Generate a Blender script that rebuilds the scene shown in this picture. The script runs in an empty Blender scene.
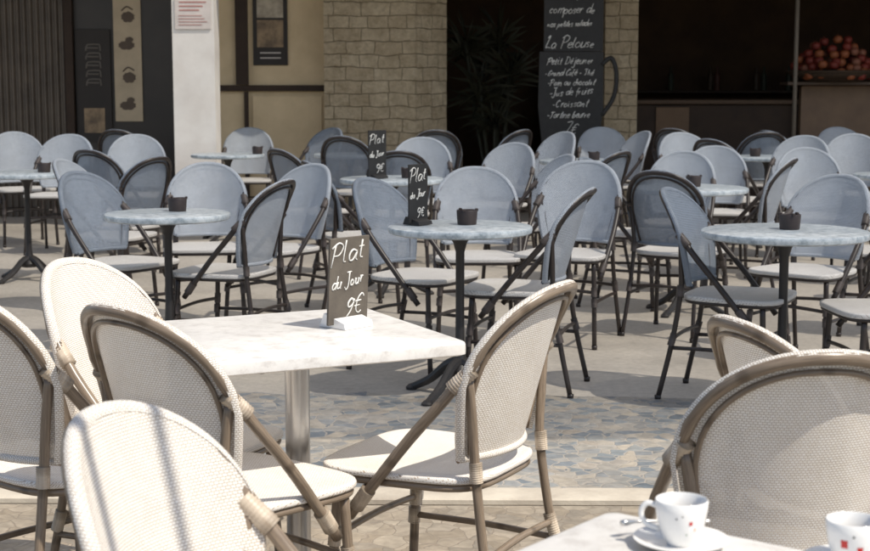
import bpy, math, random
from mathutils import Vector, Matrix
random.seed(7)
S=bpy.context.scene
COL=S.collection
# ---------------------------------------------------------------- mesh builder
class MB:
    def __init__(s): s.v=[]; s.f=[]; s.uv=[]; s.m=[]
    def add(s,vs,fs,uvs=None,mi=0):
        o=len(s.v); s.v+= [tuple(p) for p in vs]
        for k,f in enumerate(fs):
            s.f.append([i+o for i in f]); s.m.append(mi)
            if uvs: s.uv.append(uvs[k])
            else: s.uv.append([(vs[i][0]+vs[i][1]*.7,vs[i][2]+vs[i][1]*.7) for i in f])
    def mesh(s,name,mats,smooth=True,angle=None):
        me=bpy.data.meshes.new(name); me.from_pydata(s.v,[],s.f); 
        uvl=me.uv_layers.new(name="UVMap"); k=0
        for fu in s.uv:
            for c in fu: uvl.data[k].uv=c; k+=1
        for m in (mats if isinstance(mats,list) else [mats]): me.materials.append(m)
        for p,mi in zip(me.polygons,s.m): p.material_index=mi; p.use_smooth=smooth
        me.validate()
        if smooth and angle is not None:
            try: me.set_sharp_from_angle(angle=math.radians(angle))
            except Exception: pass
        me.update(); return me
def catmull(pts,sub,closed=False):
    P=[Vector(p) for p in pts]; n=len(P); out=[]
    rng=range(n) if closed else range(n-1)
    for i in rng:
        p0=P[(i-1)%n] if closed or i>0 else P[0]*2-P[1]
        p1=P[i]; p2=P[(i+1)%n]
        p3=P[(i+2)%n] if closed or i+2<n else P[-1]*2-P[-2]
        for k in range(sub):
            t=k/sub
            out.append(.5*((2*p1)+(p2-p0)*t+(2*p0-5*p1+4*p2-p3)*t*t+(3*p1-p0-3*p2+p3)*t**3))
    if not closed: out.append(P[-1].copy())
    return out
def tube(mb,pts,r,n=8,sub=4,closed=False,mi=0,caps=True):
    P=catmull(pts,sub,closed) if sub>1 else [Vector(p) for p in pts]
    N=len(P); T=[]
    for i in range(N):
        a=P[(i-1)%N] if closed or i>0 else P[i]; b=P[(i+1)%N] if closed or i<N-1 else P[i]
        d=b-a; T.append(d.normalized() if d.length>1e-9 else Vector((0,0,1)))
    up=Vector((0,0,1)) if abs(T[0].z)<.9 else Vector((0,1,0))
    u=T[0].cross(up).normalized(); vs=[]; L=[0.]
    for i in range(N):
        u=(u-T[i]*u.dot(T[i])).normalized(); w=T[i].cross(u)
        rr=r(i/(N-1)) if callable(r) else r
        for k in range(n):
            a=2*math.pi*k/n; vs.append(P[i]+u*math.cos(a)*rr+w*math.sin(a)*rr)
        if i: L.append(L[-1]+(P[i]-P[i-1]).length)
    fs=[];uv=[]; R=.012
    for i in range(N if closed else N-1):
        j=(i+1)%N
        l1=L[j] if j>i else L[-1]+.01
        for k in range(n):
            q=(k+1)%n; fs.append([i*n+k,i*n+q,j*n+q,j*n+k])
            c=2*math.pi*R/n
            uv.append([(k*c,L[i]),((k+1)*c,L[i]),((k+1)*c,l1),(k*c,l1)])
    if caps and not closed:
        fs.append([k for k in range(n)][::-1]); uv.append([(0,0)]*n)
        fs.append([(N-1)*n+k for k in range(n)]); uv.append([(0,0)]*n)
    mb.add(vs,fs,uv,mi)
def lathe(mb,prof,n=32,mi=0,cx=0,cy=0):
    vs=[];fs=[];uv=[];m=len(prof)
    for r,z in prof:
        for k in range(n):
            a=2*math.pi*k/n; vs.append((cx+r*math.cos(a),cy+r*math.sin(a),z))
    for i in range(m-1):
        for k in range(n):
            q=(k+1)%n; f=[i*n+k,i*n+q,(i+1)*n+q,(i+1)*n+k]; fs.append(f); uv.append([(vs[t][0],vs[t][1]+vs[t][2]) for t in f])
    for i,rev in ((0,True),(m-1,False)):
        if prof[i][0]>1e-5:
            f=[i*n+k for k in range(n)]; f=f[::-1] if rev else f
            fs.append(f); uv.append([(vs[t][0],vs[t][1]) for t in f])
    mb.add(vs,fs,uv,mi)
def loft(mb,rings,mi=0,uvf=None):
    n=len(rings[0]); vs=[p for r in rings for p in r]; fs=[]
    for i in range(len(rings)-1):
        for k in range(n):
            q=(k+1)%n; fs.append([i*n+k,i*n+q,(i+1)*n+q,(i+1)*n+k])
    fs.append([k for k in range(n)][::-1]); fs.append([(len(rings)-1)*n+k for k in range(n)])
    uvf=uvf or (lambda p:(p[0]+p[2]*.5,p[1]+p[2]*.5))
    mb.add(vs,fs,[[uvf(vs[i]) for i in f] for f in fs],mi)
def box(mb,x0,x1,y0,y1,z0,z1,b=0.0,mi=0):
    def ring(z,i): return [(x0+i,y0+i,z),(x1-i,y0+i,z),(x1-i,y1-i,z),(x0+i,y1-i,z)]
    if b: loft(mb,[ring(z0,b),ring(z0+b,0),ring(z1-b,0),ring(z1,b)],mi,lambda p:(p[0]+p[1],p[2]+p[1]*.5))
    else: loft(mb,[ring(z0,0),ring(z1,0)],mi,lambda p:(p[0]+p[1],p[2]+p[1]*.5))
def rrect(w,h,r,n=6):
    o=[]
    for cx,cy,a0 in ((w/2-r,h/2-r,0),(-w/2+r,h/2-r,90),(-w/2+r,-h/2+r,180),(w/2-r,-h/2+r,270)):
        for k in range(n+1):
            a=math.radians(a0+90*k/n); o.append((cx+r*math.cos(a),cy+r*math.sin(a)))
    return o
# ---------------------------------------------------------------- materials
def NT(name):
    m=bpy.data.materials.new(name); m.use_nodes=True; nt=m.node_tree
    return m,nt,nt.nodes,nt.links,nt.nodes['Principled BSDF']
def c4(c): return (c[0],c[1],c[2],1)
def mixc(N,L,fac,a,b,mode='MIX'):
    x=N.new('ShaderNodeMix'); x.data_type='RGBA'; x.blend_type=mode
    for s,val in ((x.inputs[0],fac),(x.inputs[6],a),(x.inputs[7],b)):
        if isinstance(val,bpy.types.NodeSocket): L.new(val,s)
        elif isinstance(val,(int,float)): s.default_value=val
        else: s.default_value=c4(val)
    return x.outputs[2]
def ramp(N,L,src,stops):
    r=N.new('ShaderNodeValToRGB'); e=r.color_ramp.elements
    e[0].position=stops[0][0]; e[0].color=c4(stops[0][1]); e[1].position=stops[-1][0]; e[1].color=c4(stops[-1][1])
    for p,c in stops[1:-1]:
        q=e.new(p); q.color=c4(c)
    L.new(src,r.inputs[0]); return r.outputs[0]
def noise(N,L,vec,scale,detail=4,rough=.6):
    n=N.new('ShaderNodeTexNoise'); n.inputs['Scale'].default_value=scale; n.inputs['Detail'].default_value=detail; n.inputs['Roughness'].default_value=rough
    if vec: L.new(vec,n.inputs['Vector'])
    return n.outputs['Fac']
def bump(N,L,h,b,strength,dist):
    x=N.new('ShaderNodeBump'); x.inputs['Strength'].default_value=strength; x.inputs['Distance'].default_value=dist
    L.new(h,x.inputs['Height']); L.new(x.outputs[0],b.inputs['Normal'])
def simple(name,a,b=None,scale=8,rough=.6,metal=0,bs=.2,bd=.003,stretch=None,detail=4):
    m,nt,N,L,B=NT(name); tc=N.new('ShaderNodeTexCoord'); v=tc.outputs['Object']
    if stretch:
        mp=N.new('ShaderNodeMapping'); mp.inputs['Scale'].default_value=stretch; L.new(v,mp.inputs[0]); v=mp.outputs[0]
    b=b or tuple(x*.75 for x in a)
    n=noise(N,L,v,scale,detail); col=ramp(N,L,n,[(.3,b),(.7,a)]); L.new(col,B.inputs['Base Color'])
    B.inputs['Roughness'].default_value=rough; B.inputs['Metallic'].default_value=metal
    n2=noise(N,L,v,scale*6,3)
    if bs: bump(N,L,n2,B,bs,bd)
    return m
def weave(name,c1,c2,gap,trans=.15,hole=.5,bw=.0066,rh=.0044,mo=.0006,bp=.25):
    m,nt,N,L,B=NT(name); tc=N.new('ShaderNodeTexCoord'); uv=tc.outputs['UV']
    br=N.new('ShaderNodeTexBrick'); L.new(uv,br.inputs[0])
    br.inputs['Color1'].default_value=c4(c1); br.inputs['Color2'].default_value=c4(c2); br.inputs['Mortar'].default_value=c4(gap)
    br.inputs['Scale'].default_value=1; br.inputs['Mortar Size'].default_value=mo; br.inputs['Mortar Smooth'].default_value=.3
    br.inputs['Brick Width'].default_value=bw; br.inputs['Row Height'].default_value=rh; br.offset=.5
    n=noise(N,L,tc.outputs['Object'],9,4); d=ramp(N,L,n,[(.3,(.90,.89,.88)),(.7,(1,1,1))])
    col=mixc(N,L,1.0,br.outputs['Color'],d,'MULTIPLY'); L.new(col,B.inputs['Base Color'])
    B.inputs['Roughness'].default_value=.6
    inv=N.new('ShaderNodeMath'); inv.operation='SUBTRACT'; inv.inputs[0].default_value=1; L.new(br.outputs['Fac'],inv.inputs[1])
    bump(N,L,inv.outputs[0],B,bp,.0006)
    tr=N.new('ShaderNodeBsdfTranslucent'); L.new(col,tr.inputs[0]); mx=N.new('ShaderNodeMixShader'); mx.inputs[0].default_value=trans
    L.new(B.outputs[0],mx.inputs[1]); L.new(tr.outputs[0],mx.inputs[2]); out=mx.outputs[0]
    if hole:
        tp=N.new('ShaderNodeBsdfTransparent'); mm=N.new('ShaderNodeMath'); mm.operation='MULTIPLY'; mm.inputs[1].default_value=hole; L.new(br.outputs['Fac'],mm.inputs[0])
        m2=N.new('ShaderNodeMixShader'); L.new(mm.outputs[0],m2.inputs[0]); L.new(out,m2.inputs[1]); L.new(tp.outputs[0],m2.inputs[2]); out=m2.outputs[0]
    L.new(out,N['Material Output'].inputs[0])
    return m
def tubemat(name,a,b,rough=.35):
    m,nt,N,L,B=NT(name); tc=N.new('ShaderNodeTexCoord')
    mp=N.new('ShaderNodeMapping'); mp.inputs['Scale'].default_value=(260,14,1); L.new(tc.outputs['UV'],mp.inputs[0])
    n=noise(N,L,mp.outputs[0],1,3); col=ramp(N,L,n,[(.3,b),(.7,a)])
    w=N.new('ShaderNodeTexWave'); w.bands_direction='Y'; w.inputs['Scale'].default_value=1.3; w.inputs['Distortion'].default_value=2.5; L.new(tc.outputs['UV'],w.inputs[0])
    k=ramp(N,L,w.outputs['Fac'],[(0,(.6,.58,.56)),(.04,(1,1,1))])
    L.new(mixc(N,L,1.0,col,k,'MULTIPLY'),B.inputs['Base Color']); B.inputs['Roughness'].default_value=rough
    bump(N,L,n,B,.15,.001); return m
def coords(N,L):
    tc=N.new('ShaderNodeTexCoord'); sp=N.new('ShaderNodeSeparateXYZ'); L.new(tc.outputs['Object'],sp.inputs[0])
    ad=N.new('ShaderNodeMath'); L.new(sp.outputs[0],ad.inputs[0]); L.new(sp.outputs[1],ad.inputs[1])
    cb=N.new('ShaderNodeCombineXYZ'); L.new(ad.outputs[0],cb.inputs[0]); L.new(sp.outputs[2],cb.inputs[1]); return tc,cb.outputs[0]
def stonewall(name,c1,c2,mortar):
    m,nt,N,L,B=NT(name); tc,v=coords(N,L)
    nz=N.new('ShaderNodeTexNoise'); nz.inputs['Scale'].default_value=5; L.new(v,nz.inputs['Vector'])
    va=N.new('ShaderNodeVectorMath'); va.operation='SCALE'; va.inputs['Scale'].default_value=.055; L.new(nz.outputs['Color'],va.inputs[0])
    vb=N.new('ShaderNodeVectorMath'); L.new(va.outputs[0],vb.inputs[0]); L.new(v,vb.inputs[1])
    br=N.new('ShaderNodeTexBrick'); L.new(vb.outputs[0],br.inputs[0]); br.inputs['Scale'].default_value=1
    br.inputs['Brick Width'].default_value=.27; br.inputs['Row Height'].default_value=.125; br.inputs['Mortar Size'].default_value=.006; br.inputs['Mortar Smooth'].default_value=1
    br.squash=.7; br.squash_frequency=3; br.offset=.45
    br.inputs['Color1'].default_value=c4(c1); br.inputs['Color2'].default_value=c4(c2); br.inputs['Mortar'].default_value=c4(mortar)
    n=noise(N,L,tc.outputs['Object'],11,8,.78); d=ramp(N,L,n,[(.3,(.62,.57,.50)),(.7,(1.12,1.12,1.12))])
    L.new(mixc(N,L,1.0,br.outputs['Color'],d,'MULTIPLY'),B.inputs['Base Color']); B.inputs['Roughness'].default_value=.9
    inv=N.new('ShaderNodeMath'); inv.operation='MULTIPLY_ADD'; inv.inputs[1].default_value=-.45; L.new(br.outputs['Fac'],inv.inputs[0]); L.new(n,inv.inputs[2])
    bump(N,L,inv.outputs[0],B,1,.08); return m
def paving(name,cols,mortar,scale,dist=.06,joint=.07):
    m,nt,N,L,B=NT(name); tc=N.new('ShaderNodeTexCoord'); v=tc.outputs['Object']
    nz=N.new('ShaderNodeTexNoise'); nz.inputs['Scale'].default_value=scale*.55; nz.inputs['Detail'].default_value=3; L.new(v,nz.inputs['Vector'])
    va=N.new('ShaderNodeVectorMath'); va.operation='SCALE'; va.inputs['Scale'].default_value=dist; L.new(nz.outputs['Color'],va.inputs[0])
    vb=N.new('ShaderNodeVectorMath'); L.new(va.outputs[0],vb.inputs[0]); L.new(v,vb.inputs[1])
    V1=N.new('ShaderNodeTexVoronoi'); V1.inputs['Scale'].default_value=scale; L.new(vb.outputs[0],V1.inputs['Vector'])
    V2=N.new('ShaderNodeTexVoronoi'); V2.feature='DISTANCE_TO_EDGE'; V2.inputs['Scale'].default_value=scale; L.new(vb.outputs[0],V2.inputs['Vector'])
    sp=N.new('ShaderNodeSeparateColor'); L.new(V1.outputs['Color'],sp.inputs[0])
    k=len(cols); cr=ramp(N,L,sp.outputs[0],[(i/(k-1),c) for i,c in enumerate(cols)])
    n=noise(N,L,v,26,5); d=ramp(N,L,n,[(.3,(.7,.7,.7)),(.7,(1.1,1.1,1.1))]); cr=mixc(N,L,1.0,cr,d,'MULTIPLY')
    e=ramp(N,L,V2.outputs['Distance'],[(.015,(0,0,0)),(joint,(1,1,1))])
    big=noise(N,L,v,1.6,4); bd=ramp(N,L,big,[(.35,(.74,.73,.72)),(.65,(1.1,1.07,1.04))])
    L.new(mixc(N,L,1.0,mixc(N,L,e,mortar,cr),bd,'MULTIPLY'),B.inputs['Base Color'])
    B.inputs['Roughness'].default_value=.5; bump(N,L,e,B,.35,.006); return m
def marble(name,a,b,c,rough=.3):
    m,nt,N,L,B=NT(name); tc=N.new('ShaderNodeTexCoord'); v=tc.outputs['Object']
    n=noise(N,L,v,22,8,.75); n2=noise(N,L,v,4,4)
    col=ramp(N,L,n,[(.34,c),(.5,b),(.62,a)]); d=ramp(N,L,n2,[(.3,(.88,.88,.89)),(.7,(1,1,1))])
    L.new(mixc(N,L,1.0,col,d,'MULTIPLY'),B.inputs['Base Color']); B.inputs['Roughness'].default_value=rough; return m

W_CREAM=weave('woven_cream',(.97,.945,.90),(.91,.87,.80),(.36,.26,.18),.10,.15,.0076,.0050,.00058,.18)
S_CREAM=weave('woven_seat_cream',(.96,.94,.90),(.90,.87,.82),(.52,.42,.33),.04,0,.0076,.0050,.00055,.15)
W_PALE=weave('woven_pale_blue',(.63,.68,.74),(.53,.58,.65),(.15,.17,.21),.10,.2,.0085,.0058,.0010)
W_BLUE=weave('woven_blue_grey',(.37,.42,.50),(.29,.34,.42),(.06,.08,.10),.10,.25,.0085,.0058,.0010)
FR_B=tubemat('frame_bamboo_brown',(.29,.225,.165),(.15,.113,.082),.30)
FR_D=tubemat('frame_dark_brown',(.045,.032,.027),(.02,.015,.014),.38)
BIND=tubemat('binding_cane',(.66,.57,.46),(.46,.37,.28),.5)
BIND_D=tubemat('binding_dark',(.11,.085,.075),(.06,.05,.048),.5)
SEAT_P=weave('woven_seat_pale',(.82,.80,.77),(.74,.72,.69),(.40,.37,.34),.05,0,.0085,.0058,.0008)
M_WHITE=marble('tabletop_white_stone',(.84,.82,.79),(.79,.77,.74),(.60,.57,.54),.35)
M_GREY=marble('tabletop_blue_marble',(.66,.71,.74),(.50,.56,.60),(.24,.29,.33))
IRON=simple('cast_iron_black',(.03,.027,.027),(.017,.015,.015),12,.45)
STEEL=simple('brushed_aluminium',(.62,.61,.60),(.50,.49,.48),5,.28,.9,.05)
ASH=simple('ashtray_brown',(.05,.035,.03),(.03,.02,.02),20,.5)
SLATE=simple('slate_black',(.022,.021,.021),(.013,.012,.012),18,.65)
SLATE_G=simple('slate_grey_brown',(.135,.115,.092),(.075,.063,.052),14,.85,detail=7)
CHALK=simple('chalk_white',(.85,.84,.80),(.6,.59,.56),90,.9)
CERAM=simple('white_ceramic',(.84,.83,.81),(.80,.79,.77),5,.12,bs=0)
REDP=simple('red_glaze',(.6,.03,.02),(.5,.02,.02),5,.2,bs=0)
ORP=simple('orange_glaze',(.8,.28,.03),(.7,.2,.02),5,.2,bs=0)
BLKP=simple('black_glaze',(.03,.03,.03),(.02,.02,.02),5,.2,bs=0)
GRNP=simple('green_glaze',(.08,.25,.06),(.06,.2,.05),5,.2,bs=0)
COFFEE=simple('coffee_dark',(.05,.02,.01),(.03,.012,.006),20,.2,bs=0)
TIMB=simple('added_slat_timber',(.32,.22,.13),(.2,.13,.08),6,.7,stretch=(1,1,6))
# ---------------------------------------------------------------- object helpers
def emp(name,loc,rz=0,label=None,cat=None,group=None,scale=1):
    o=bpy.data.objects.new(name,None); o.empty_display_size=.1; o.location=loc; o.rotation_euler=(0,0,rz); o.scale=(scale,)*3
    COL.objects.link(o)
    if label: o['label']=label
    if cat: o['category']=cat
    if group: o['group']=group
    return o
def obj(name,me,parent=None,loc=(0,0,0),rz=0,label=None,cat=None,group=None,kind=None):
    o=bpy.data.objects.new(name,me); o.location=loc; o.rotation_euler=(0,0,rz); COL.objects.link(o)
    if parent: o.parent=parent
    if label: o['label']=label
    if cat: o['category']=cat
    if group: o['group']=group
    if kind: o['kind']=kind
    return o
# ---------------------------------------------------------------- chair
def yc(z): return -.185-(z-.45)*.29
ZS=.665; RX=.212; RZ=.208; PW=2.25
def curve_y(x): return .085*(abs(x)/.21)**2
def halfw(z):
    if z<ZS: return .172+(RX-.172)*max(0,(z-.49)/(ZS-.49))**.8
    t=min(1,(z-ZS)/RZ); return RX*(1-t**PW)**(1/PW)
def arch_pt(a,rx=RX,rz=RZ,dy=0):
    ca,sa=math.cos(a),math.sin(a)
    x=rx*math.copysign(abs(ca)**(2/PW),ca); z=ZS+rz*abs(sa)**(2/PW)
    return (x,yc(z)+curve_y(x)+dy,z)
def chair_meshes(tag,wv,seatm,fr,bd):
    out=[]
    mb=MB(); rows=[.49+(ZS-.49)*i/7 for i in range(7)]+[ZS+RZ*math.sin(math.pi/2*i/13) for i in range(14)]
    C=16; g=[]
    for z in rows:
        w=max(halfw(z),.004)
        g.append([(w*math.sin(math.pi/2*(2*c/C-1)),yc(z)+curve_y(w*math.sin(math.pi/2*(2*c/C-1)))+.003,z) for c in range(C+1)])
    vs=[p for r in g for p in r]; fs=[]
    for i in range(len(rows)-1):
        for c in range(C):
            a=i*(C+1)+c; fs.append([a,a+1,a+C+2,a+C+1])
    mb.add(vs,fs,[[(vs[i][0]*1.04,vs[i][2]*1.04) for i in f] for f in fs])
    def wrapstrip(P):
        vs=[];fs=[];uv=[]; K=5
        for i,(x,y,z,nx,nz) in enumerate(P):
            for k in range(K+1):
                a=math.radians(95-150*k/K)
                o=math.cos(a)*.0145; f_=math.sin(a)*.0145
                vs.append((x+nx*o,y-.010+f_,z+nz*o))
        l=0
        for i in range(len(P)-1):
            d=(Vector(P[i+1][:3])-Vector(P[i][:3])).length
            for k in range(K):
                fs.append([i*(K+1)+k,i*(K+1)+k+1,(i+1)*(K+1)+k+1,(i+1)*(K+1)+k]); uv.append([(k*.0075,l),((k+1)*.0075,l),((k+1)*.0075,l+d),(k*.0075,l+d)])
            l+=d
        mb.add(vs,fs,uv)
    path=[]
    for z in (.49,.54,.60,.64): path.append((-halfw(z),yc(z)+curve_y(halfw(z)),z,-1,0))
    for k in range(33):
        a=math.pi*(1-k/32); p=arch_pt(a); nx=math.copysign(abs(math.cos(a))**(2-2/PW),math.cos(a)); nz=abs(math.sin(a))**(2-2/PW); q=math.hypot(nx,nz); path.append((p[0],p[1],p[2],nx/q,nz/q))
    for z in (.64,.60,.54,.49): path.append((halfw(z),yc(z)+curve_y(halfw(z)),z,1,0))
    wrapstrip(path)
    tube(mb,[(-.172,yc(.49)+curve_y(.172)+.002,.49),(-.09,yc(.49)+curve_y(.09)+.002,.49),(0,yc(.49)+.002,.49),(.09,yc(.49)+curve_y(.09)+.002,.49),(.172,yc(.49)+curve_y(.172)+.002,.49)],.009,8,3)
    out.append(('backrest',mb.mesh(tag+'_backrest',[wv])))
    mb=MB()
    right=[(.208,.125,.335),(.216,.055,.42),(.222,-.04,.535),(.218,-.128,.635)]
    arch=[arch_pt(math.pi*k/14,RX,RZ,-.0125) for k in range(1,14)]
    pts=right+arch+[(-x,y,z) for x,y,z in right[::-1]]
    tube(mb,pts,.0128,10,3)
    arch2=[arch_pt(math.pi*k/14,RX-.027,RZ-.027,-.006) for k in range(0,15)]
    lo=[(halfw(z)-.024,yc(z)+curve_y(halfw(z)-.02)-.006,z) for z in (.50,.56,.62)]
    tube(mb,lo+arch2+[(-x,y,z) for x,y,z in lo[::-1]],.0058,8,2)
    out.append(('back_frame',mb.mesh(tag+'_back_frame',fr)))
    mb=MB()
    def out_ring(s,z):
        r=[]
        for k in range(48):
            a=2*math.pi*k/48; ca,sa=math.cos(a),math.sin(a)
            x=.214*math.copysign(abs(ca)**.46,ca); y=.213*math.copysign(abs(sa)**.46,sa)
            x*=1+.08*y/.2
            r.append((x*s,y*s+.020,z))
        return r
    zt=0 if tag.startswith('cream') else .005
    loft(mb,[out_ring(.93,.434-zt),out_ring(.994,.435-zt),out_ring(1.0,.439-zt),out_ring(1.0,.445),out_ring(.992,.449),out_ring(.95,.450),out_ring(.8,.448),out_ring(.4,.446),out_ring(.1,.446)],0,lambda p:(p[0]+(.450-p[2])*.4,p[1]+(.450-p[2])))
    out.append(('seat',mb.mesh(tag+'_seat',seatm)))
    mb=MB(); tube(mb,out_ring(.945,.424)[::2],.0090,8,2,closed=True); out.append(('seat_rail',mb.mesh(tag+'_seat_rail',fr)))
    FL=lambda s:[(s*.190,.165,.424),(s*.198,.174,.25),(s*.208,.190,.006)]
    RL=lambda s:[(s*.203,-.180,.69),(s*.186,-.182,.58),(s*.176,-.185,.46),(s*.184,-.215,.25),(s*.198,-.268,.006)]
    for s in (1,-1):
        mb=MB(); tube(mb,FL(s),.0120,10,4); lathe(mb,[(.0,.0),(.0135,.0),(.0145,.02),(.0,.022)],10,0,s*.208,.190); out.append(('leg',mb.mesh(tag+'_front_leg%d'%s,fr)))
        mb=MB(); tube(mb,RL(s),.0112,10,4); lathe(mb,[(.0,.0),(.0135,.0),(.0145,.02),(.0,.022)],10,0,s*.198,-.268); out.append(('leg',mb.mesh(tag+'_rear_leg%d'%s,fr)))
        mb=MB(); tube(mb,[(s*.201,.179,.225),(s*.196,-.03,.230),(s*.187,-.222,.225)],.0085,8,4)
        out.append(('stretcher',mb.mesh(tag+'_side_stretcher%d'%s,fr)))
    for y,z,w in ((.172,.275,.196),(-.212,.265,.184)):
        mb=MB(); tube(mb,[(-w,y,z),(-w*.5,y,z+.006),(0,y,z+.009),(w*.5,y,z+.006),(w,y,z)],.0085,8,4)
        out.append(('stretcher',mb.mesh(tag+'_cross_stretcher%.2f'%y,fr)))
    def wrap(p0,p1,r):
        mb=MB(); p0=Vector(p0);p1=Vector(p1)
        n=28; tube(mb,[p0.lerp(p1,i/n) for i in range(n+1)],lambda t:r*(1+.06*math.cos(t*math.pi*18)),10,1)
        out.append(('binding',mb.mesh(tag+'_binding',bd)))
    for s in (1,-1):
        wrap((s*.216,-.145,.66),(s*.203,-.190,.705),.0180)
        wrap((s*.208,.105,.36),(s*.214,.07,.405),.0175)
        wrap((s*.1955,.1700,.30),(s*.1980,.174,.255),.0155)
        wrap((s*.183,-.207,.285),(s*.186,-.221,.235),.0150)
        wrap((s*.177,-.185,.49),(s*.178,-.188,.445),.0150)
        wrap((s*.1990,.176,.245),(s*.202,.180,.205),.0155)
    return out
CH={'cream':chair_meshes('cream_chair',W_CREAM,S_CREAM,FR_B,BIND),
    'pale':chair_meshes('pale_chair',W_PALE,SEAT_P,FR_D,BIND_D),
    'blue':chair_meshes('blue_chair',W_BLUE,SEAT_P,FR_D,BIND_D)}
LAB={'cream':'cream woven bistro chair',
     'pale':'pale blue-white woven bistro chair',
     'blue':'blue-grey woven bistro chair'}
def chair(kind,x,y,facing,extra='on the terrace',sc=1):
    e=emp('bistro_chair',(x,y,0),math.radians(facing-90),LAB[kind]+' '+extra,'chair','bistro chairs on the cafe terrace',sc)
    for n,me in CH[kind]: obj(n,me,e)
    return e
chair('cream',.01,3.50,152,'tucked under white square table')
chair('cream',-.455,3.245,50,'beside white square table')
chair('cream',-.655,3.67,-24,'behind white square table')
chair('cream',-.190,1.995,-20,'near the coffee table',.985)
chair('cream',.0,1.245,-30,'tucked by the coffee table',.975)
chair('cream',-.865,3.43,50,'next to other cream chairs',1.03)
chair('cream',.620,2.79,97,'turned away from coffee table')
chair('cream',.885,3.12,22,'behind another cream chair',.97)
for k,x,y,f in [('blue',-1.56,7.44,-30),('blue',-2.2,10.4,60),('pale',-2.33,11.75,280),('pale',-2.95,11.75,265),('blue',-2.75,13.6,80),
    ('pale',-1.25,8.15,278),('pale',-1.7,13.55,270),('blue',-.85,10.45,40),('pale',-.86,8.08,228),('pale',-.98,7.08,158),
    ('blue',-.07,6.93,-35),('pale',.22,7.72,268),('pale',.37,6.50,165),('pale',.68,7.68,248),('pale',-.11,11.1,270),('blue',-1.15,13.6,225),
    ('blue',.55,13.5,140),('pale',.45,11.0,240),('blue',1.0,10.1,140),('pale',1.55,13.7,270),('blue',2.3,13.9,60),('blue',1.27,6.28,-28),
    ('pale',1.95,10.4,262),('pale',1.86,9.1,155),('pale',1.78,7.12,228),('pale',2.55,10.1,268),('pale',3.75,13.7,270),('blue',2.85,9.0,178),
    ('pale',1.80,5.90,186),('blue',-3.08,9.3,15),('blue',.0,13.5,90),('blue',2.75,13.0,100),('pale',3.3,11.9,255),
    ('blue',1.18,8.95,-20),('pale',.85,12.5,215),('blue',-.62,12.0,70),('pale',2.1,12.2,280),('pale',2.75,11.5,240),('blue',3.15,13.2,30),
    ('pale',1.5,12.75,200),('blue',-.25,10.25,95),('blue',3.55,10.6,120),('pale',.55,9.3,200),('blue',2.4,7.9,150),('pale',-3.4,12.4,300),('blue',2.25,11.3,40),('blue',3.95,12.6,60),('pale',4.4,13.3,250),
    ('blue',-1.95,9.35,150),('pale',-1.9,8.75,-15),('blue',-.45,8.75,20),('blue',1.30,7.95,60),('pale',1.55,9.6,250)]:
    j=random.Random(int(x*100+y*1000)); chair(k,x,y,f+j.uniform(-3,3),'beside a round marble table' if y<11 else 'near the shaded cafe front',1.04 if y>11 else (1.04 if (x,y)==(.68,7.68) else 1))
# ---------------------------------------------------------------- tables
def pedestal(tag,iron):
    mb=MB(); lathe(mb,[(.0,.10),(.036,.10),(.04,.13),(.028,.16),(.02,.20),(.0185,.40),(.019,.62),(.03,.66),(.05,.69),(.055,.70),(.0,.70)],20)
    pole=mb.mesh(tag+'_pole',iron,True,40)
    mb=MB()
    for k in range(4):
        a=math.radians(45+90*k); c,s=math.cos(a),math.sin(a)
        tube(mb,[(c*.015,s*.015,.15),(c*.07,s*.07,.125),(c*.15,s*.15,.06),(c*.225,s*.225,.022),(c*.255,s*.255,.012)],lambda t:.024-.010*t,8,4)
        lathe(mb,[(0,0),(.024,0),(.026,.012),(.014,.024),(0,.026)],10,0,c*.25,s*.25)
    lathe(mb,[(.0,.085),(.05,.09),(.055,.115),(.036,.14),(.0,.145)],18)
    return pole,mb.mesh(tag+'_base',iron,True,40)
POLE,BASE=pedestal('iron',IRON)
def round_top(r):
    mb=MB(); lathe(mb,[(0,.70),(r-.012,.70),(r-.002,.706),(r,.715),(r,.723),(r-.002,.728),(r-.008,.731),(0,.731)],56)
    return mb.mesh('round_top',M_GREY,True,40)
ash=MB(); lathe(ash,[(0,0),(.040,0),(.041,.004),(.045,.058),(.043,.062),(.039,.058),(.036,.012),(0,.012)],24)
for k in range(3):
    a=k*2.094; box(ash,-.006+.042*math.cos(a),.006+.042*math.cos(a),-.006+.042*math.sin(a),.006+.042*math.sin(a),.056,.068,.002)
ASHM=ash.mesh('ashtray',ASH,True,40)
def rtable(x,y,r,rz=0,ashoff=None):
    e=emp('round_table',(x,y,0),rz,'round blue-grey marble cafe table on black iron pedestal','table','round cafe tables')
    obj('tabletop',round_top(r),e); obj('pole',POLE,e); obj('base',BASE,e)
    if ashoff: obj('ashtray',ASHM,None,(x+ashoff[0],y+ashoff[1],.7315),rz,'dark brown round ashtray on a marble table','ashtray','ashtrays on the tables')
rtable(.106,6.30,.305,.2,(.03,.06)); rtable(1.43,6.10,.34,.6,(.03,.05)); rtable(-1.24,6.93,.29,.3,(.03,.1))
rtable(1.47,8.65,.335,.1,(.03,.05)); rtable(-.27,9.47,.33,.5,(.1,.02)); rtable(-1.75,12.7,.31,.3,(.25,.0)); rtable(-2.75,10.1,.34,.2,(.12,0)); rtable(1.14,11.7,.33,.9,(.1,0))
rtable(-.72,12.75,.31,.4,(.1,0)); rtable(2.72,12.3,.33,.4,(-.1,0)); rtable(3.1,9.9,.33,.4,(-.1,0))
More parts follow.
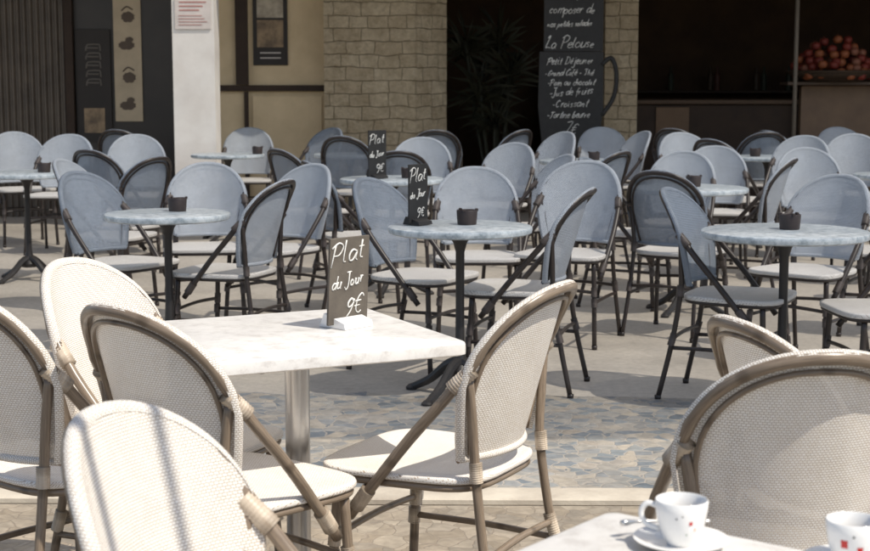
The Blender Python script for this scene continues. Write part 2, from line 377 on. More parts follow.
def sqtable(x,y,deg,size,label):
    e=emp('square_table',(x,y,0),math.radians(deg),label,'table','white square cafe tables')
    mb=MB()
    def R(i,z): return [(px,py,z) for px,py in rrect(size-2*i,size-2*i,.018)]
    loft(mb,[R(.008,.700),R(0,.704),R(0,.727),R(.0015,.731),R(.005,.7335)])
    obj('tabletop',mb.mesh('square_top',M_WHITE,True,35),e)
    mb=MB(); lathe(mb,[(0,.02),(.045,.02),(.042,.06),(.030,.07),(.030,.67),(.05,.675),(.05,.699),(0,.699)],28); obj('pole',mb.mesh('steel_pole',STEEL,True,40),e)
    mb=MB(); 
    for k in range(4):
        a=math.radians(45+90*k); c,s=math.cos(a),math.sin(a)
        tube(mb,[(c*.03,s*.03,.045),(c*.15,s*.15,.035),(c*.27,s*.27,.016)],lambda t:.019-.006*t,8,4)
        lathe(mb,[(0,0),(.02,0),(.02,.012),(0,.014)],10,0,c*.26,s*.26)
    obj('base',mb.mesh('steel_base',STEEL,True,40),e); return e
sqtable(-.334,3.573,26,.615,'white square cafe table on thick aluminium column')
sqtable(.301,1.594,-38,.65,'white square cafe table holding coffee cups')
# ---------------------------------------------------------------- handwriting
G={'a':(1.0,[[(.85,.85),(.45,1),(.1,.6),(.2,.08),(.55,.1),(.85,.8),(.82,.25),(1.,.02)]]),
'b':(.95,[[(.12,2),(.1,.1),(.55,0),(.85,.45),(.6,.95),(.12,.6)]]),
'c':(.8,[[(.75,.85),(.42,1),(.1,.5),(.35,.02),(.78,.2)]]),
'd':(1.0,[[(.85,.8),(.45,1),(.1,.55),(.25,.05),(.6,.12),(.85,.7),(.9,2)],[(.87,1),(.88,.2),(1.,0)]]),
'e':(.8,[[(.1,.5),(.7,.65),(.5,1),(.12,.75),(.15,.2),(.45,0),(.78,.2)]]),
'f':(.65,[[(.7,1.85),(.42,1.95),(.3,1.4),(.26,-.6)],[(.02,.95),(.6,1)]]),
'g':(.95,[[(.8,.85),(.45,1),(.1,.6),(.25,.1),(.7,.3),(.8,.95),(.75,-.6),(.4,-.9),(.1,-.6)]]),
'h':(.95,[[(.1,2),(.1,0)],[(.1,.6),(.45,1),(.75,.75),(.75,.1),(.92,0)]]),
'i':(.4,[[(.15,1),(.15,.15),(.35,0)],[(.15,1.4),(.2,1.5)]]),
'j':(.5,[[(.35,1),(.35,-.6),(.05,-.9),(-.2,-.6)],[(.35,1.45),(.4,1.55)]]),
'l':(.45,[[(.15,2),(.12,.2),(.38,0)]]),
'm':(1.35,[[(.05,1),(.1,0)],[(.1,.6),(.4,1),(.6,.7),(.6,0)],[(.6,.6),(.9,1),(1.15,.7),(1.15,.1),(1.3,0)]]),
'n':(.95,[[(.05,1),(.1,0)],[(.1,.6),(.45,1),(.72,.7),(.72,.1),(.9,0)]]),
'o':(.95,[[(.5,1),(.12,.65),(.2,.1),(.6,.05),(.85,.55),(.5,1)]]),
'p':(.95,[[(.1,1),(.08,-1)],[(.1,.7),(.5,1),(.85,.6),(.55,.02),(.12,.2)]]),
'r':(.65,[[(.05,1),(.1,0)],[(.1,.55),(.35,.98),(.6,.9)]]),
's':(.7,[[(.65,.85),(.35,1),(.12,.75),(.55,.4),(.5,.05),(.05,.1)]]),
't':(.6,[[(.28,1.7),(.25,.2),(.55,.03)],[(.0,1.05),(.55,1.12)]]),
'u':(.95,[[(.08,1),(.1,.2),(.4,0),(.75,.35),(.78,1)],[(.78,1),(.76,.2),(.95,0)]]),
'y':(.85,[[(.05,1),(.35,.1)],[(.75,1),(.2,-.9)]]),
'P':(1.15,[[(.2,2),(.12,-.1)],[(-.15,1.65),(.5,2.15),(1.05,1.75),(.8,1.05),(.18,.9)]]),
'L':(1.0,[[(.1,1.7),(.45,2.1),(.3,1.2),(.1,.1),(.4,.15),(1.,-.05)]]),
'D':(1.2,[[(.2,2),(.15,0),(.2,.0),(.9,.3),(1.05,1.2),(.6,1.9),(-.1,1.95)]]),
'G':(1.2,[[(1.,1.7),(.6,2.1),(.1,1.2),(.3,.1),(.9,.2),(1.,.9),(.6,.9)]]),
'C':(1.1,[[(1.,1.7),(.6,2.1),(.1,1.1),(.4,.02),(1.,.3)]]),
'T':(1.1,[[(-.05,1.85),(.4,2.1),(1.15,2.02)],[(.55,1.95),(.5,.3),(.2,0)]]),
'J':(.95,[[(.1,1.95),(1.,2.05)],[(.65,2),(.65,.1),(.3,-.5),(-.05,-.1)]]),
'F':(1.0,[[(.2,2),(.12,0)],[(.1,2),(.95,2.05)],[(.15,1.1),(.75,1.15)]]),
'9':(1.1,[[(.95,1.6),(.5,2),(.1,1.5),(.4,1.0),(.9,1.3),(.95,1.9),(.8,.6),(.3,-.1)]]),
'7':(1.,[[(.05,1.9),(.9,2),(.35,0)]]),
'€':(1.2,[[(1.05,1.7),(.7,2),(.25,1.4),(.3,.4),(.7,0),(1.05,.25)],[(.0,1.2),(.8,1.28)],[(.0,.75),(.75,.83)]]),
'-':(.8,[[(.1,.7),(.65,.75)]]),' ':(.7,[])}
G['é']=(.8,G['e'][1]+[[(.35,1.3),(.6,1.65)]])
def width(s): return sum(G[c][0]+.12 for c in s)
def write(mb,s,cx,z,size,r,y=-.001,slant=.28,wx=1.0,rise=0.,jit=.06):
    x=cx-width(s)*size*wx/2; x0=x
    for ch in s:
        w,st=G[ch]; k1=1+random.uniform(-jit,jit)*1.5; dz=random.uniform(-jit,jit)*size; sl=slant+random.uniform(-jit,jit)
        for k in st:
            P=[(x+(px*wx+pz*sl)*size*k1, y, z+dz+pz*size*k1+(x-x0)*rise) for px,pz in [(a+random.uniform(-jit,jit)*.4,b+random.uniform(-jit,jit)*.4) for a,b in k]]
            ra=r*random.uniform(.8,1.2); tube(mb,P,lambda t:ra*(1.15-.5*t),5,3)
        x+=(w+.12)*size*wx
def table_slate(x,y,deg,w,h,lean,board,label,lines,z=.7345,scale=1,r=.0014):
    e=emp('table_chalkboard',(x,y,z),math.radians(deg),label,'menu sign','small chalkboard menus on tables')
    tilt=Matrix.Rotation(-lean,4,'X')
    mb=MB(); box(mb,-w/2,w/2,0,.006,.008,h,.0012); me=mb.mesh('slate_panel',board,False); me.transform(tilt); obj('board',me,e)
    mb=MB(); 
    loft(mb,[[(-w*.36,-.040,0),(w*.36,-.040,0),(w*.36,.05,0),(-w*.36,.05,0)],[(-w*.36,-.036,.014),(w*.36,-.036,.014),(w*.36,.034,.034),(-w*.36,.034,.034)]])
    obj('stand',mb.mesh('slate_stand',CERAM if board is SLATE_G else SLATE,False),e)
    mb=MB()
    for s,cz,sz,dx,wx in lines: write(mb,s,dx*w,cz*h,sz*scale,r,rise=.12,wx=wx,jit=.08,slant=.22)
    me=mb.mesh('chalk_text',CHALK); me.transform(tilt); obj('lettering',me,e)
def lines(k): return [('Plat',.70,.0275*k,-.06,1.15),('du Jour',.43,.0165*k,-.05,.95),('9€',.12,.0220*k,.12,1.05)]
table_slate(-.215,3.65,48,.134,.222,-.05,SLATE_G,'grey-brown slate reading Plat du Jour on white table',lines(1.),r=.0020)
table_slate(-.07,6.33,52,.125,.255,.0,SLATE,'black slate reading Plat du Jour on marble table',lines(.94),r=.0022)
table_slate(-.36,9.42,45,.15,.30,.0,SLATE,'black slate reading Plat du Jour on marble table',lines(1.12),r=.0027)
# ---------------------------------------------------------------- cups
def cup_profile(): return [(0,0),(.020,0),(.022,.004),(.026,.010),(.034,.030),(.038,.052),(.039,.066),(.0375,.0675),(.036,.066),(.034,.045),(.028,.018),(0,.012)]
def dots(mb,items):
    for a,z,sz,mi in items:
        a=math.radians(a); n=8
        def rad(zz): return .026+(zz-.010)*.4 if zz<.03 else .034+(zz-.03)*.182
        c=[]; 
        for k in range(n):
            t=2*math.pi*k/n; q1=1 if k%2 else .65; aa=a+math.cos(t)*sz*q1/.036; zz=z+math.sin(t)*sz*1.2*q1; q=rad(zz)+.0006
            c.append((q*math.cos(aa),q*math.sin(aa),zz))
        mb.add(c,[list(range(n))],[[(0,0)]*n],mi)
def cup(x,y,rz,items,label,sc=.88):
    z=.7335
    s=emp('saucer',(x,y,z),0,'white saucer under a coffee cup on white table','saucer','saucers on the white table',sc)
    mb=MB(); lathe(mb,[(0,0),(.035,0),(.04,.003),(.068,.013),(.070,.015),(.067,.0155),(.038,.006),(.026,.005),(0,.005)],40); obj('plate',mb.mesh('saucer_plate',CERAM,True,50),s)
    e=emp('coffee_cup',(x,y,z+.0055*sc),math.radians(rz),label,'cup','coffee cups on the white table',sc)
    mb=MB(); lathe(mb,cup_profile(),40); obj('bowl',mb.mesh('cup_bowl',CERAM,True,50),e)
    mb=MB(); tube(mb,[(.034,0,.054),(.050,0,.058),(.059,0,.045),(.053,0,.028),(.031,0,.020)],.0042,8,5); obj('handle',mb.mesh('cup_handle',CERAM),e)
    mb=MB(); dots(mb,items); obj('painted_flowers',mb.mesh('cup_marks',[REDP,ORP,BLKP,GRNP],False),e)
    mb=MB(); lathe(mb,[(0,.0395),(.0325,.040),(.033,.041),(0,.0412)],24); obj('coffee',mb.mesh('coffee_fill',COFFEE),e)
    sp=MB(); tube(sp,[(-.055,-.03,.022),(-.02,-.052,.018),(.03,-.062,.019),(.06,-.055,.021)],lambda t:.0022+.004*max(0,(t-.75)*4)*(1-max(0,t-.9)*6),8,4)
    obj('teaspoon',sp.mesh('teaspoon',STEEL),None,(x,y,z),math.radians(rz+30),'small steel teaspoon on a white saucer','spoon','teaspoons on saucers')
cup(.318,1.88,165,[(118,.040,.0035,0),(85,.047,.0016,2),(98,.051,.0014,2),(130,.030,.0018,1),(110,.022,.0014,3)],'white coffee cup with few tiny painted flowers')
cup(.515,1.79,20,[(215,.040,.007,0),(250,.032,.006,0),(235,.052,.002,2),(275,.028,.002,2)],'white coffee cup with large red painted flowers')
# ---------------------------------------------------------------- ground
def sheet(name,x0,x1,y0,y1,z,mat,label,ny=1,pts=None):
    mb=MB(); P=pts or [(x0,y0),(x1,y0),(x1,y1),(x0,y1)]
    mb.add([(a,b,z) for a,b in P],[list(range(len(P)))]); return obj(name,mb.mesh(name,mat,False),None,label=label,cat='ground',kind='structure')
m,nt,N,L,B=NT('smooth_concrete'); tc=N.new('ShaderNodeTexCoord'); v=tc.outputs['Object']
n1=noise(N,L,v,.9,6,.65); n2=noise(N,L,v,30,5,.7)
c=ramp(N,L,n1,[(.32,(.36,.325,.28)),(.52,(.48,.435,.375)),(.7,(.54,.49,.425))]); d=ramp(N,L,n2,[(.3,(.78,.78,.78)),(.7,(1.06,1.06,1.06))])
L.new(mixc(N,L,1.0,c,d,'MULTIPLY'),B.inputs['Base Color']); B.inputs['Roughness'].default_value=.65; bump(N,L,n2,B,.2,.004)
CONC=m
sheet('ground',-150,150,-100,200,0,CONC,'pale smooth concrete terrace ground')
PV1=paving('crazy_paving_blue',[(.15,.18,.21),(.25,.28,.30),(.42,.38,.32),(.18,.21,.24),(.34,.34,.33),(.46,.41,.34),(.22,.25,.28),(.39,.345,.29)],(.38,.35,.31),16,.07,.06)
PV2=paving('crazy_paving_tan',[(.28,.235,.18),(.34,.29,.225),(.40,.345,.275),(.26,.23,.19),(.42,.365,.29)],(.26,.22,.175),14,.10,.045)
rp=random.Random(3); edge=[(12,5.5)]
xx=11.8
while xx>-11.8:
    yy=(5.5+(2.2-5.5)*0) if False else 0
    t=(12-xx)/24; base=5.5+1.75*t+.25*math.sin(t*9)*.3
    edge.append((xx,base+rp.uniform(-.05,.05))); xx-=.11
edge.append((-12,7.2))
sheet('paving',0,0,0,0,.004,PV1,'blue-grey crazy paving of small irregular stones',pts=[(-12,4.93),(12,4.62)]+edge)
sheet('path',0,0,0,0,.004,PV2,'tan irregular stone paving',pts=[(-12,-3),(12,-3),(12,4.45),(-12,4.76)])
KM=simple('kerb_limestone',(.58,.52,.43),(.38,.33,.27),6,.8,bs=.5,bd=.004)
for i in range(26):
    x0=-12+i*.92; 
    mb=MB(); box(mb,0,.912,-.07,.07,0,.022,.004)
    a=math.atan2(-.31,24)
    obj('kerb',mb.mesh('kerb_stone',KM,False),None,(x0,4.845-.31*(x0+12)/24,0),a,'pale limestone flush edging strip across the paving','kerb','edging stones',kind='structure')
# ---------------------------------------------------------------- building
PLASTER=simple('beige_plaster',(.74,.58,.37),(.60,.46,.28),3,.85)
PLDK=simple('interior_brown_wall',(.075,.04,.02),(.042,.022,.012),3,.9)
WHITEP=simple('white_plaster',(.82,.78,.73),(.70,.65,.60),4,.85)
STONE=stonewall('stone_blocks',(.82,.69,.49),(.70,.57,.39),(.46,.36,.24))
DARKW=simple('dark_timber',(.045,.025,.014),(.028,.015,.009),6,.75)
SHUT=simple('shutter_grey',(.14,.11,.083),(.085,.067,.052),5,.5)
CEIL=simple('canopy_brown',(.22,.17,.12),(.17,.13,.09),3,.9)
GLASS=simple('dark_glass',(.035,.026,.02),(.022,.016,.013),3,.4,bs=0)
Bd=emp('cafe_building',(0,15,0),0,'cafe front with stone pillars and dark open interior','building')
def part(name,mb,mat,smooth=False,label=None):
    me=mb.mesh(name,mat,smooth) ; o=obj(name,me,Bd,(0,-15,0),0,label); return o
mb=MB(); box(mb,-2.35,-1.075,14.95,15.15,.0,3.1); part('wall',mb,PLASTER)
mb=MB(); 
poly=[(-1.07,14.6),(-.195,14.6),(.115,14.86),(.115,15.4),(-1.07,15.4)]
loft(mb,[[(a,b,z) for a,b in poly] for z in (0,3.1)]); part('pillar',mb,STONE,label='wide rough stone block pillar')
mb=MB(); box(mb,1.66,1.98,14.8,15.2,0,3.1); part('pillar',mb,STONE,label='narrow rough stone block pillar')
mb=MB(); box(mb,-2.285,-1.92,13.2,13.5,0,2.93,.01); part('pillar',mb,WHITEP,label='smooth white painted pillar')
mb=MB(); P=[]; n=20
for i in range(n*4+1):
    x=-4.9+1.25*i/(n*4); P.append((x,14.9+.03*(0,1,1,0)[i%4]))
vs=[(x,y,z) for z in (0,3.1) for x,y in P]; q=len(P)
mb.add(vs,[[i,i+1,q+i+1,q+i] for i in range(q-1)]); part('shutter',mb,SHUT,False,'dark grey ribbed shutter')
mb=MB(); box(mb,-3.63,-3.55,14.85,14.97,0,3.1); box(mb,-2.42,-2.36,14.85,14.97,0,3.1); box(mb,-3.54,-2.43,14.88,14.96,2.6,2.7); part('door_frame',mb,DARKW)
mb=MB(); box(mb,-3.545,-2.425,14.92,14.95,0,2.59); part('door',mb,GLASS,False,'dark glazed door')
mb=MB(); box(mb,-2.35,-1.075,14.90,14.945,1.245,1.305,.004); box(mb,-1.96,-1.84,14.89,14.947,1.31,3.1); box(mb,-1.885,-1.845,14.91,14.946,.0,1.24); part('trim',mb,DARKW)
mb=MB(); box(mb,-1.80,-1.12,14.925,14.948,.55,1.2,.006); part('panel',mb,PLASTER)
mb=MB(); box(mb,-7,-4.9,14.85,15.1,0,3.1); part('wall',mb,PLASTER)
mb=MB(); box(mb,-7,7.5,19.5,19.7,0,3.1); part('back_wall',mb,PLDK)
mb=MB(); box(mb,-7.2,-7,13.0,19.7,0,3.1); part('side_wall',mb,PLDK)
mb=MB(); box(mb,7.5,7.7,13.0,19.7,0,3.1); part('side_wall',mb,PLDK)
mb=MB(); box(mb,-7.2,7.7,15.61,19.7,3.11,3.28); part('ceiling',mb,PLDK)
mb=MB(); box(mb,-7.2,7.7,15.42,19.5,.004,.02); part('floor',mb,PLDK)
mb=MB(); box(mb,-9,10,13.0,15.6,2.94,3.09,.01); part('canopy',mb,CEIL)
mb=MB(); box(mb,-9,10,15.2,20,3.3,7.5); part('upper_storey',mb,PLASTER)
cn=emp('bar_counter',(3.6,16.4,0),0,'dark wooden bar counter with beige panels inside cafe','counter')
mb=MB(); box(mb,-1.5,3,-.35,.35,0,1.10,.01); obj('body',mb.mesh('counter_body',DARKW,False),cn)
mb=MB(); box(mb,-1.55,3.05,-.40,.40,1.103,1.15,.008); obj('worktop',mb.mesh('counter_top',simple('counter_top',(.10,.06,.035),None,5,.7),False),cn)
CB=simple('counter_beige',(.18,.11,.065),None,4,.7)
for x0,x1,z0 in ((-1.25,-.9,.70),):
    mb=MB(); box(mb,x0,x1,-.372,-.352,z0,1.07,.004); obj('panel',mb.mesh('counter_panel',CB,False),cn)
dc=emp('display_case',(4.6,15.9,0),0,'beige fronted display case beside the bar counter','display case')
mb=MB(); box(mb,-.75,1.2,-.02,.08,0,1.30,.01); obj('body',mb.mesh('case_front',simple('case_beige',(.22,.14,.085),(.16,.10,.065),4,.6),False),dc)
mb=MB(); box(mb,-.95,1.23,-.25,.12,1.303,1.34,.008); obj('shelf',mb.mesh('case_top',simple('case_top',(.10,.065,.045),None,5,.6),False),dc)
sh=emp('wall_shelf',(3.2,19.2,0),0,'dark shelving on the interior back wall','shelf')
for z in (1.2,):
    mb=MB(); box(mb,-1.78,1.78,-.15,.2,z,z+.03); obj('shelf_board',mb.mesh('shelf_boards',DARKW,False),sh)
for x in (-1.82,1.79):
    mb=MB(); box(mb,x,x+.03,-.16,.21,.1,1.5); obj('upright',mb.mesh('shelf_upright',DARKW,False),sh)
BT=[simple('bottle_green',(.03,.035,.02),None,3,.6,bs=0),simple('bottle_brown',(.06,.035,.02),None,3,.6,bs=0),simple('bottle_red',(.09,.03,.02),None,3,.6,bs=0)]
bm=[]
for i in range(3):
    mb=MB(); lathe(mb,[(0,0),(.036,0),(.038,.01),(.038,.18),(.03,.21),(.014,.235),(.013,.29),(.016,.295),(.016,.30),(0,.30)],14); bm.append(mb.mesh('bottle',BT[i]))
x=1.5
while x<4.8:
    x+=random.choice((.09,.1,.12,.5,.3))
    obj('bottle',bm[random.randrange(3)],None,(x,19.2+random.uniform(-.05,.05),1.231),0,'dark glass bottle standing on the bar shelf','bottle','bottles on the bar shelf')
WK=simple('basket_wicker',(.07,.042,.022),(.04,.024,.016),40,.8,bs=.8)
fb=emp('fruit_basket',(4.15,15.78,1.341),0,'wide wicker basket piled with red and orange fruit','basket')
mb=MB(); lathe(mb,[(0,0),(.30,0),(.40,.06),(.46,.10),(.48,.10),(.42,.05),(.31,.015),(0,.015)],32); tube(mb,[(.47*math.cos(a*math.pi/8),.47*math.sin(a*math.pi/8),.10) for a in range(16)],.014,8,2,closed=True); obj('bowl',mb.mesh('basket_bowl',WK),fb)
FR=[simple('fruit_red',(.26,.035,.018),(.12,.016,.012),6,.6,bs=0),simple('fruit_orange',(.32,.10,.035),(.22,.06,.02),6,.6,bs=.1),simple('fruit_pink',(.28,.12,.07),(.2,.06,.035),6,.6,bs=0)]
fm=[]
for i in range(3):
    mb=MB(); lathe(mb,[(0,.008),(.018,.0),(.036,.010),(.047,.034),(.046,.058),(.034,.078),(.016,.082),(.004,.073),(0,.072)],16); tube(mb,[(0,0,.07),(.002,0,.09),(.006,0,.1)],.002,5,2); fm.append(mb.mesh('fruit',FR[i]))
for lv,(r,n) in enumerate(((.42,22),(.41,20),(.37,17),(.31,13),(.24,9),(.14,5))):
    for k in range(n):
        a=2*math.pi*k/n+lv*.2+random.uniform(-.12,.12); rr=r*random.uniform(.82,1.04)
        obj('fruit',fm[random.choice((0,0,1,1,2))],None,(4.15+rr*math.cos(a),15.78+rr*math.sin(a)*.9,1.341+.04+lv*.066+random.uniform(-.025,.025)),a,'round red or orange fruit piled in a basket','fruit','fruit piled in the basket')
mb=MB(); tube(mb,[(0,0,0),(0,0,3.1)],.022,12,1); lathe(mb,[(0,0),(.07,0),(.07,.02),(0,.03)],16); obj('metal_post',mb.mesh('metal_post',simple('post_paint',(.18,.15,.12),None,5,.6)),None,(3.62,15.2,0),0,'thin metal post at the open cafe front','post')
LEAF=simple('dark_leaf',(.035,.035,.018),(.02,.02,.01),6,.6)
pp=emp('potted_plant',(.62,15.6,0),0,'spiky dark green plant in pot at cafe opening','plant')
mb=MB(); lathe(mb,[(0,0),(.18,0),(.22,.4),(.24,.42),(.24,.45),(.21,.45),(.2,.40),(0,.40)],28); obj('pot',mb.mesh('plant_pot',simple('terracotta_dark',(.16,.08,.05),None,5,.8)),pp)
mb=MB()
for (sx,sy,hz) in ((0,0,1.0),(.16,.05,1.45),(-.15,0,1.3),(.05,.1,1.8),(-.3,.1,1.75)):
    tube(mb,[(sx*.3,sy*.3,.38),(sx*.7,sy,hz*.6),(sx,sy,hz)],.022,7,3)
    for k in range(60):
        a=random.uniform(0,6.28); el=random.uniform(-.5,1.3); l=random.uniform(.3,.5); w=.014
        d=Vector((math.cos(a)*math.cos(el),math.sin(a)*math.cos(el),math.sin(el))); s=d.cross(Vector((0,0,1))).normalized()*w
        p=Vector((sx,sy,hz+random.uniform(-.2,.05))); m1=p+d*l*.5+Vector((0,0,.01)); e=p+d*l+Vector((0,0,-.12*l))
        mb.add([p-s*.5,p+s*.5,m1+s,e,m1-s],[[0,1,2,3,4]])
obj('foliage',mb.mesh('plant_foliage',LEAF,False),pp)
mbd=emp('menu_chalkboard',(1.30,14.35,0),0,'tall black mug-shaped chalkboard menu with handwritten white text','menu sign')
def slab(mb,P,y0,y1):
    loft(mb,[[(x,y0,z) for x,z in P],[(x,y1,z) for x,z in P]],0,lambda p:(p[0],p[2]))
mb=MB(); slab(mb,[(-.31,1.62),(-.32,1.1),(-.28,.74),(-.20,.62),(.17,.62),(.26,.74),(.30,1.1),(.295,1.62)],0,.02); obj('board',mb.mesh('mug_board',SLATE,False),mbd)
mb=MB(); slab(mb,[(-.27,1.625),(.29,1.625),(.29,2.65),(-.27,2.65)],.0,.02); obj('board',mb.mesh('upper_board',SLATE,False),mbd)
mb=MB(); tube(mb,[(.28,.01,1.50),(.37,.01,1.56),(.42,.01,1.42),(.40,.01,1.20),(.29,.01,1.02)],.022,8,5); obj('handle',mb.mesh('mug_handle',SLATE),mbd)
for s in (-.2,.2):
    mb=MB(); tube(mb,[(s,.03,.0),(s,.035,2.5)],.018,8,1); obj('leg',mb.mesh('board_leg',DARKW),mbd)
mb=MB(); tube(mb,[(0,.5,.0),(0,.04,1.8)],.018,8,1); obj('leg',mb.mesh('board_leg_rear',DARKW),mbd)
mb=MB()
for s,z,sz,wx in (('Frais du jour',2.12,.036,1.0),('composer de',1.98,.039,1.0),('nos petites salades',1.85,.027,.93),('La Pelouse',1.655,.048,1.0),('Petit Déjeuner',1.50,.036,.98),('-Grand Café - Thé',1.395,.028,.96),('-Pain au chocolat',1.30,.029,.96),('-Jus de fruits',1.20,.034,1.0),('-Croissant',1.10,.036,1.05),('-Tartine beurre',.995,.031,.97),('7€',.85,.046,1.1)):
    write(mb,s,-.02+random.uniform(-.02,.01),z,sz,.0036,y=-.002,wx=wx,rise=random.uniform(-.01,.07),jit=.12,slant=.36)
obj('lettering',mb.mesh('menu_text',CHALK),mbd)
PAP=simple('poster_paper',(.76,.68,.63),None,4,.7); PDK=simple('poster_dark',(.035,.028,.024),None,4,.7); PBR=simple('poster_print_brown',(.12,.085,.06),None,9,.7); RED=simple('print_red',(.52,.20,.17),None,4,.6); GRY=simple('print_grey',(.17,.15,.13),None,4,.8); PIC=simple('poster_picture',(.42,.30,.18),(.07,.05,.04),7,.8,bs=0,detail=6); PPL=simple('poster_pale_picture',(.62,.54,.42),(.20,.16,.12),6,.8,bs=0,detail=6)
def poster(x,y,z0,z1,w,label,base,fn):
    e=emp('poster',(x,y,z0),0,label,'poster'); mb=MB(); box(mb,-w/2,w/2,0,.012,0,z1-z0,.002); obj('sheet',mb.mesh('poster_sheet',base,False),e)
    mb=MB(); fn(mb,w,z1-z0); obj('print',mb.mesh('poster_print',[RED,GRY,PBR,PAP,PDK,PIC,PPL],False),e); return e
def pr_notice(mb,w,h):
    for i in range(3): box(mb,-w*.38,w*(.38-.1*i),-.003,-.001,h*.84-i*.034,h*.84-i*.034+.010,0,0)
    for i in range(4): box(mb,-w*.4,w*(.25+.15*((i*7)%3)/2),-.003,-.001,h*.42-i*.026,h*.42-i*.026+.005,0,0)
poster(-2.10,13.185,1.79,2.06,.31,'white printed notice with red heading on white pillar',PAP,pr_notice)
def disc(mb,cx,cz,rx,rz,mi,y=-.002):
    n=20; vs=[(cx+rx*math.cos(2*math.pi*k/n)*(1 if k%2 else .85),y,cz+rz*math.sin(2*math.pi*k/n)*(1 if k%3 else .85)) for k in range(n)]; mb.add(vs,[list(range(n))],None,mi)
def pr_ice(mb,w,h):
    for i in range(5):
        cz=h*(.1+i*.19); a=i%2
        if a==0: disc(mb,-.01,cz,w*.32,h*.030,2); disc(mb,.02,cz+.055,w*.16,h*.018,2,-.004)
        else: disc(mb,.01,cz-.02,w*.26,h*.036,2); tube(mb,[(-.05,-.003,cz+.04),(0,-.003,cz+.08),(.06,-.003,cz+.05)],.007,5,3,mi=2)
poster(-3.02,14.90,.95,2.5,.27,'cream dessert poster with dark dish pictures',simple('poster_cream',(.56,.45,.31),None,4,.7),pr_ice)
def pr_dark(mb,w,h):
    for i in range(5):
        z=h*.50+i*.085
        for pts in ([(-w*.2,z),(-w*.15,z+.06),(w*.2,z+.062)],[(-w*.18,z+.03),(w*.16,z+.028)],[(w*.2,z+.06),(w*.22,z)]):
            tube(mb,[(a,-.003,b) for a,b in pts],.008,5,2,mi=1)
    box(mb,-w*.3,w*.3,-.004,-.001,h*.08,h*.30,0,5)
poster(-3.36,14.89,.75,1.85,.34,'dark advertising panel with large pale lettering',PDK,pr_dark)
def pr_frame(mb,w,h):
    box(mb,-w*.38,w*.38,-.004,-.001,h*.16,h*.40,0,5); box(mb,-w*.38,w*.38,-.004,-.001,h*.42,h*.92,0,6)
    for i in range(2): box(mb,-w*.3,w*.3,-.003,-.001,h*.06+i*.05,h*.06+i*.05+.010,0,3)
poster(-1.62,14.93,1.50,2.6,.34,'dark framed poster with picture on the beige wall',PDK,pr_frame)
# ---------------------------------------------------------------- sun direction
sh_=Vector((.82,-.57,0)).normalized(); el=math.radians(55)
sd=Vector((sh_.x*math.cos(el),sh_.y*math.cos(el),math.sin(el)))
# ---------------------------------------------------------------- unseen net added to dim the sun over the round tables
m,nt,N,L,B=NT('added_net_fabric'); tc=N.new('ShaderNodeTexCoord'); nn=noise(N,L,tc.outputs['Object'],3,4)
B.inputs['Base Color'].default_value=(.75,.74,.70,1); B.inputs['Roughness'].default_value=.8
tr=N.new('ShaderNodeBsdfTranslucent'); tr.inputs[0].default_value=(.8,.81,.81,1)
mx=N.new('ShaderNodeMixShader'); mx.inputs[0].default_value=.6; L.new(B.outputs[0],mx.inputs[1]); L.new(tr.outputs[0],mx.inputs[2])
tp=N.new('ShaderNodeBsdfTransparent'); m2=N.new('ShaderNodeMixShader'); fr_=ramp(N,L,nn,[(.3,(.40,.40,.40)),(.7,(.56,.56,.56))]); L.new(fr_,m2.inputs[0])
L.new(mx.outputs[0],m2.inputs[1]); L.new(tp.outputs[0],m2.inputs[2]); L.new(m2.outputs[0],N['Material Output'].inputs[0]); NET=m
e=emp('added_shade_net',(2.0,8,0),0,'unseen pale net on steel posts, added to shade round tables','added shade net')
mb=MB(); nx,ny=24,16; x0,x1,y0,y1=-9.5,9.5,-4.0,4.7
vs=[(x0+(x1-x0)*i/nx,y0+(y1-y0)*j/ny,3.75-.18*math.sin(math.pi*(i%6)/6)*math.sin(math.pi*j/ny)) for j in range(ny+1) for i in range(nx+1)]
mb.add(vs,[[j*(nx+1)+i,j*(nx+1)+i+1,(j+1)*(nx+1)+i+1,(j+1)*(nx+1)+i] for j in range(ny) for i in range(nx)]); obj('fabric',mb.mesh('added_net_cloth',NET),e)
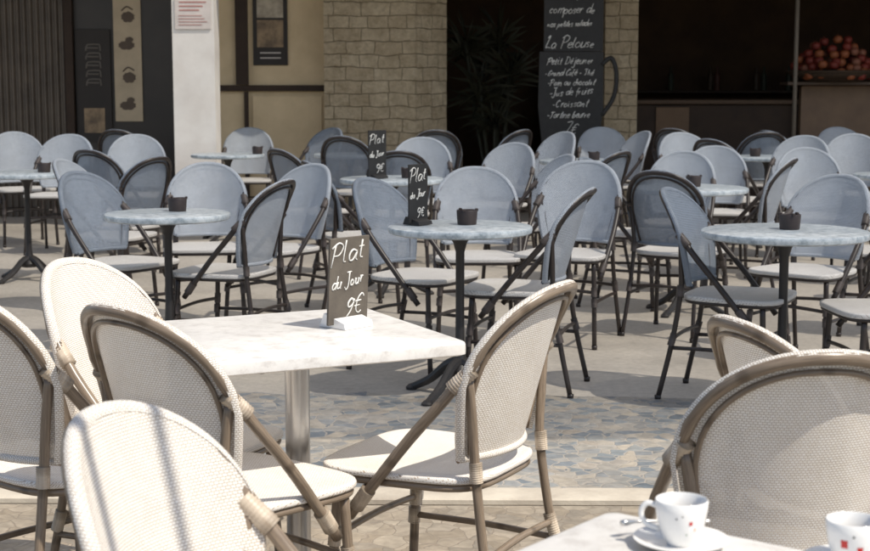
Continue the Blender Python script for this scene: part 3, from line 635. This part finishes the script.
for (px,py) in ((x0,y0),(x1,y0),(x0,y1),(x1,y1)):
    mb=MB(); tube(mb,[(px,py,0),(px,py,3.85)],.04,12,1); obj('post',mb.mesh('added_net_post',STEEL),e)
# ---------------------------------------------------------------- unseen slats added to cast shadow stripes on a near chair
pg=emp('added_slats',(2.31,.18,0),math.atan2(sh_.y,sh_.x),'unseen timber slats on posts, added to stripe a near chair','added_slats')
for off,wd in ((-.08,.028),(.09,.022)):
    mb=MB(); box(mb,-2.35,1.6,off-wd/2,off+wd/2,2.72,2.76,.004); obj('slat',mb.mesh('stripe_slat',TIMB,False),pg)
for t in (0,1.4):
    mb=MB(); box(mb,t-.05,t+.05,-.85,.85,2.61,2.717,.004); obj('beam',mb.mesh('added_slat_beam',TIMB,False),pg)
    for q in (-.78,.78):
        mb=MB(); box(mb,t-.045,t+.045,q-.045,q+.045,0,2.607,.004); obj('post',mb.mesh('added_slat_post',TIMB,False),pg)
# ---------------------------------------------------------------- light, camera
ld=bpy.data.lights.new('sun','SUN'); ld.energy=5; ld.angle=math.radians(.5); ld.color=(1,.93,.81)
lo=bpy.data.objects.new('sun',ld); lo.location=(6,-3,12); lo.rotation_euler=sd.to_track_quat('Z','Y').to_euler(); COL.objects.link(lo)
w=bpy.data.worlds.new('World'); S.world=w; w.use_nodes=True; n=w.node_tree.nodes; sk=n.new('ShaderNodeTexSky'); sk.sky_type='NISHITA'; sk.sun_disc=False
sk.sun_elevation=el; sk.sun_rotation=math.atan2(sd.x,sd.y); w.node_tree.links.new(sk.outputs[0],n['Background'].inputs[0]); n['Background'].inputs[1].default_value=.13
cd=bpy.data.cameras.new('Camera'); cam=bpy.data.objects.new('Camera',cd); COL.objects.link(cam); S.camera=cam
cam.location=(0,0,1.33); cam.rotation_euler=(math.radians(90)-math.atan(193/1500),0,0)
cd.sensor_width=36; cd.lens=36*1500/870; cd.clip_start=.05; cd.clip_end=600
cd.dof.use_dof=True; cd.dof.focus_distance=4.3; cd.dof.aperture_fstop=9
S.view_settings.view_transform='Standard'; S.view_settings.look='None'; S.view_settings.exposure=0
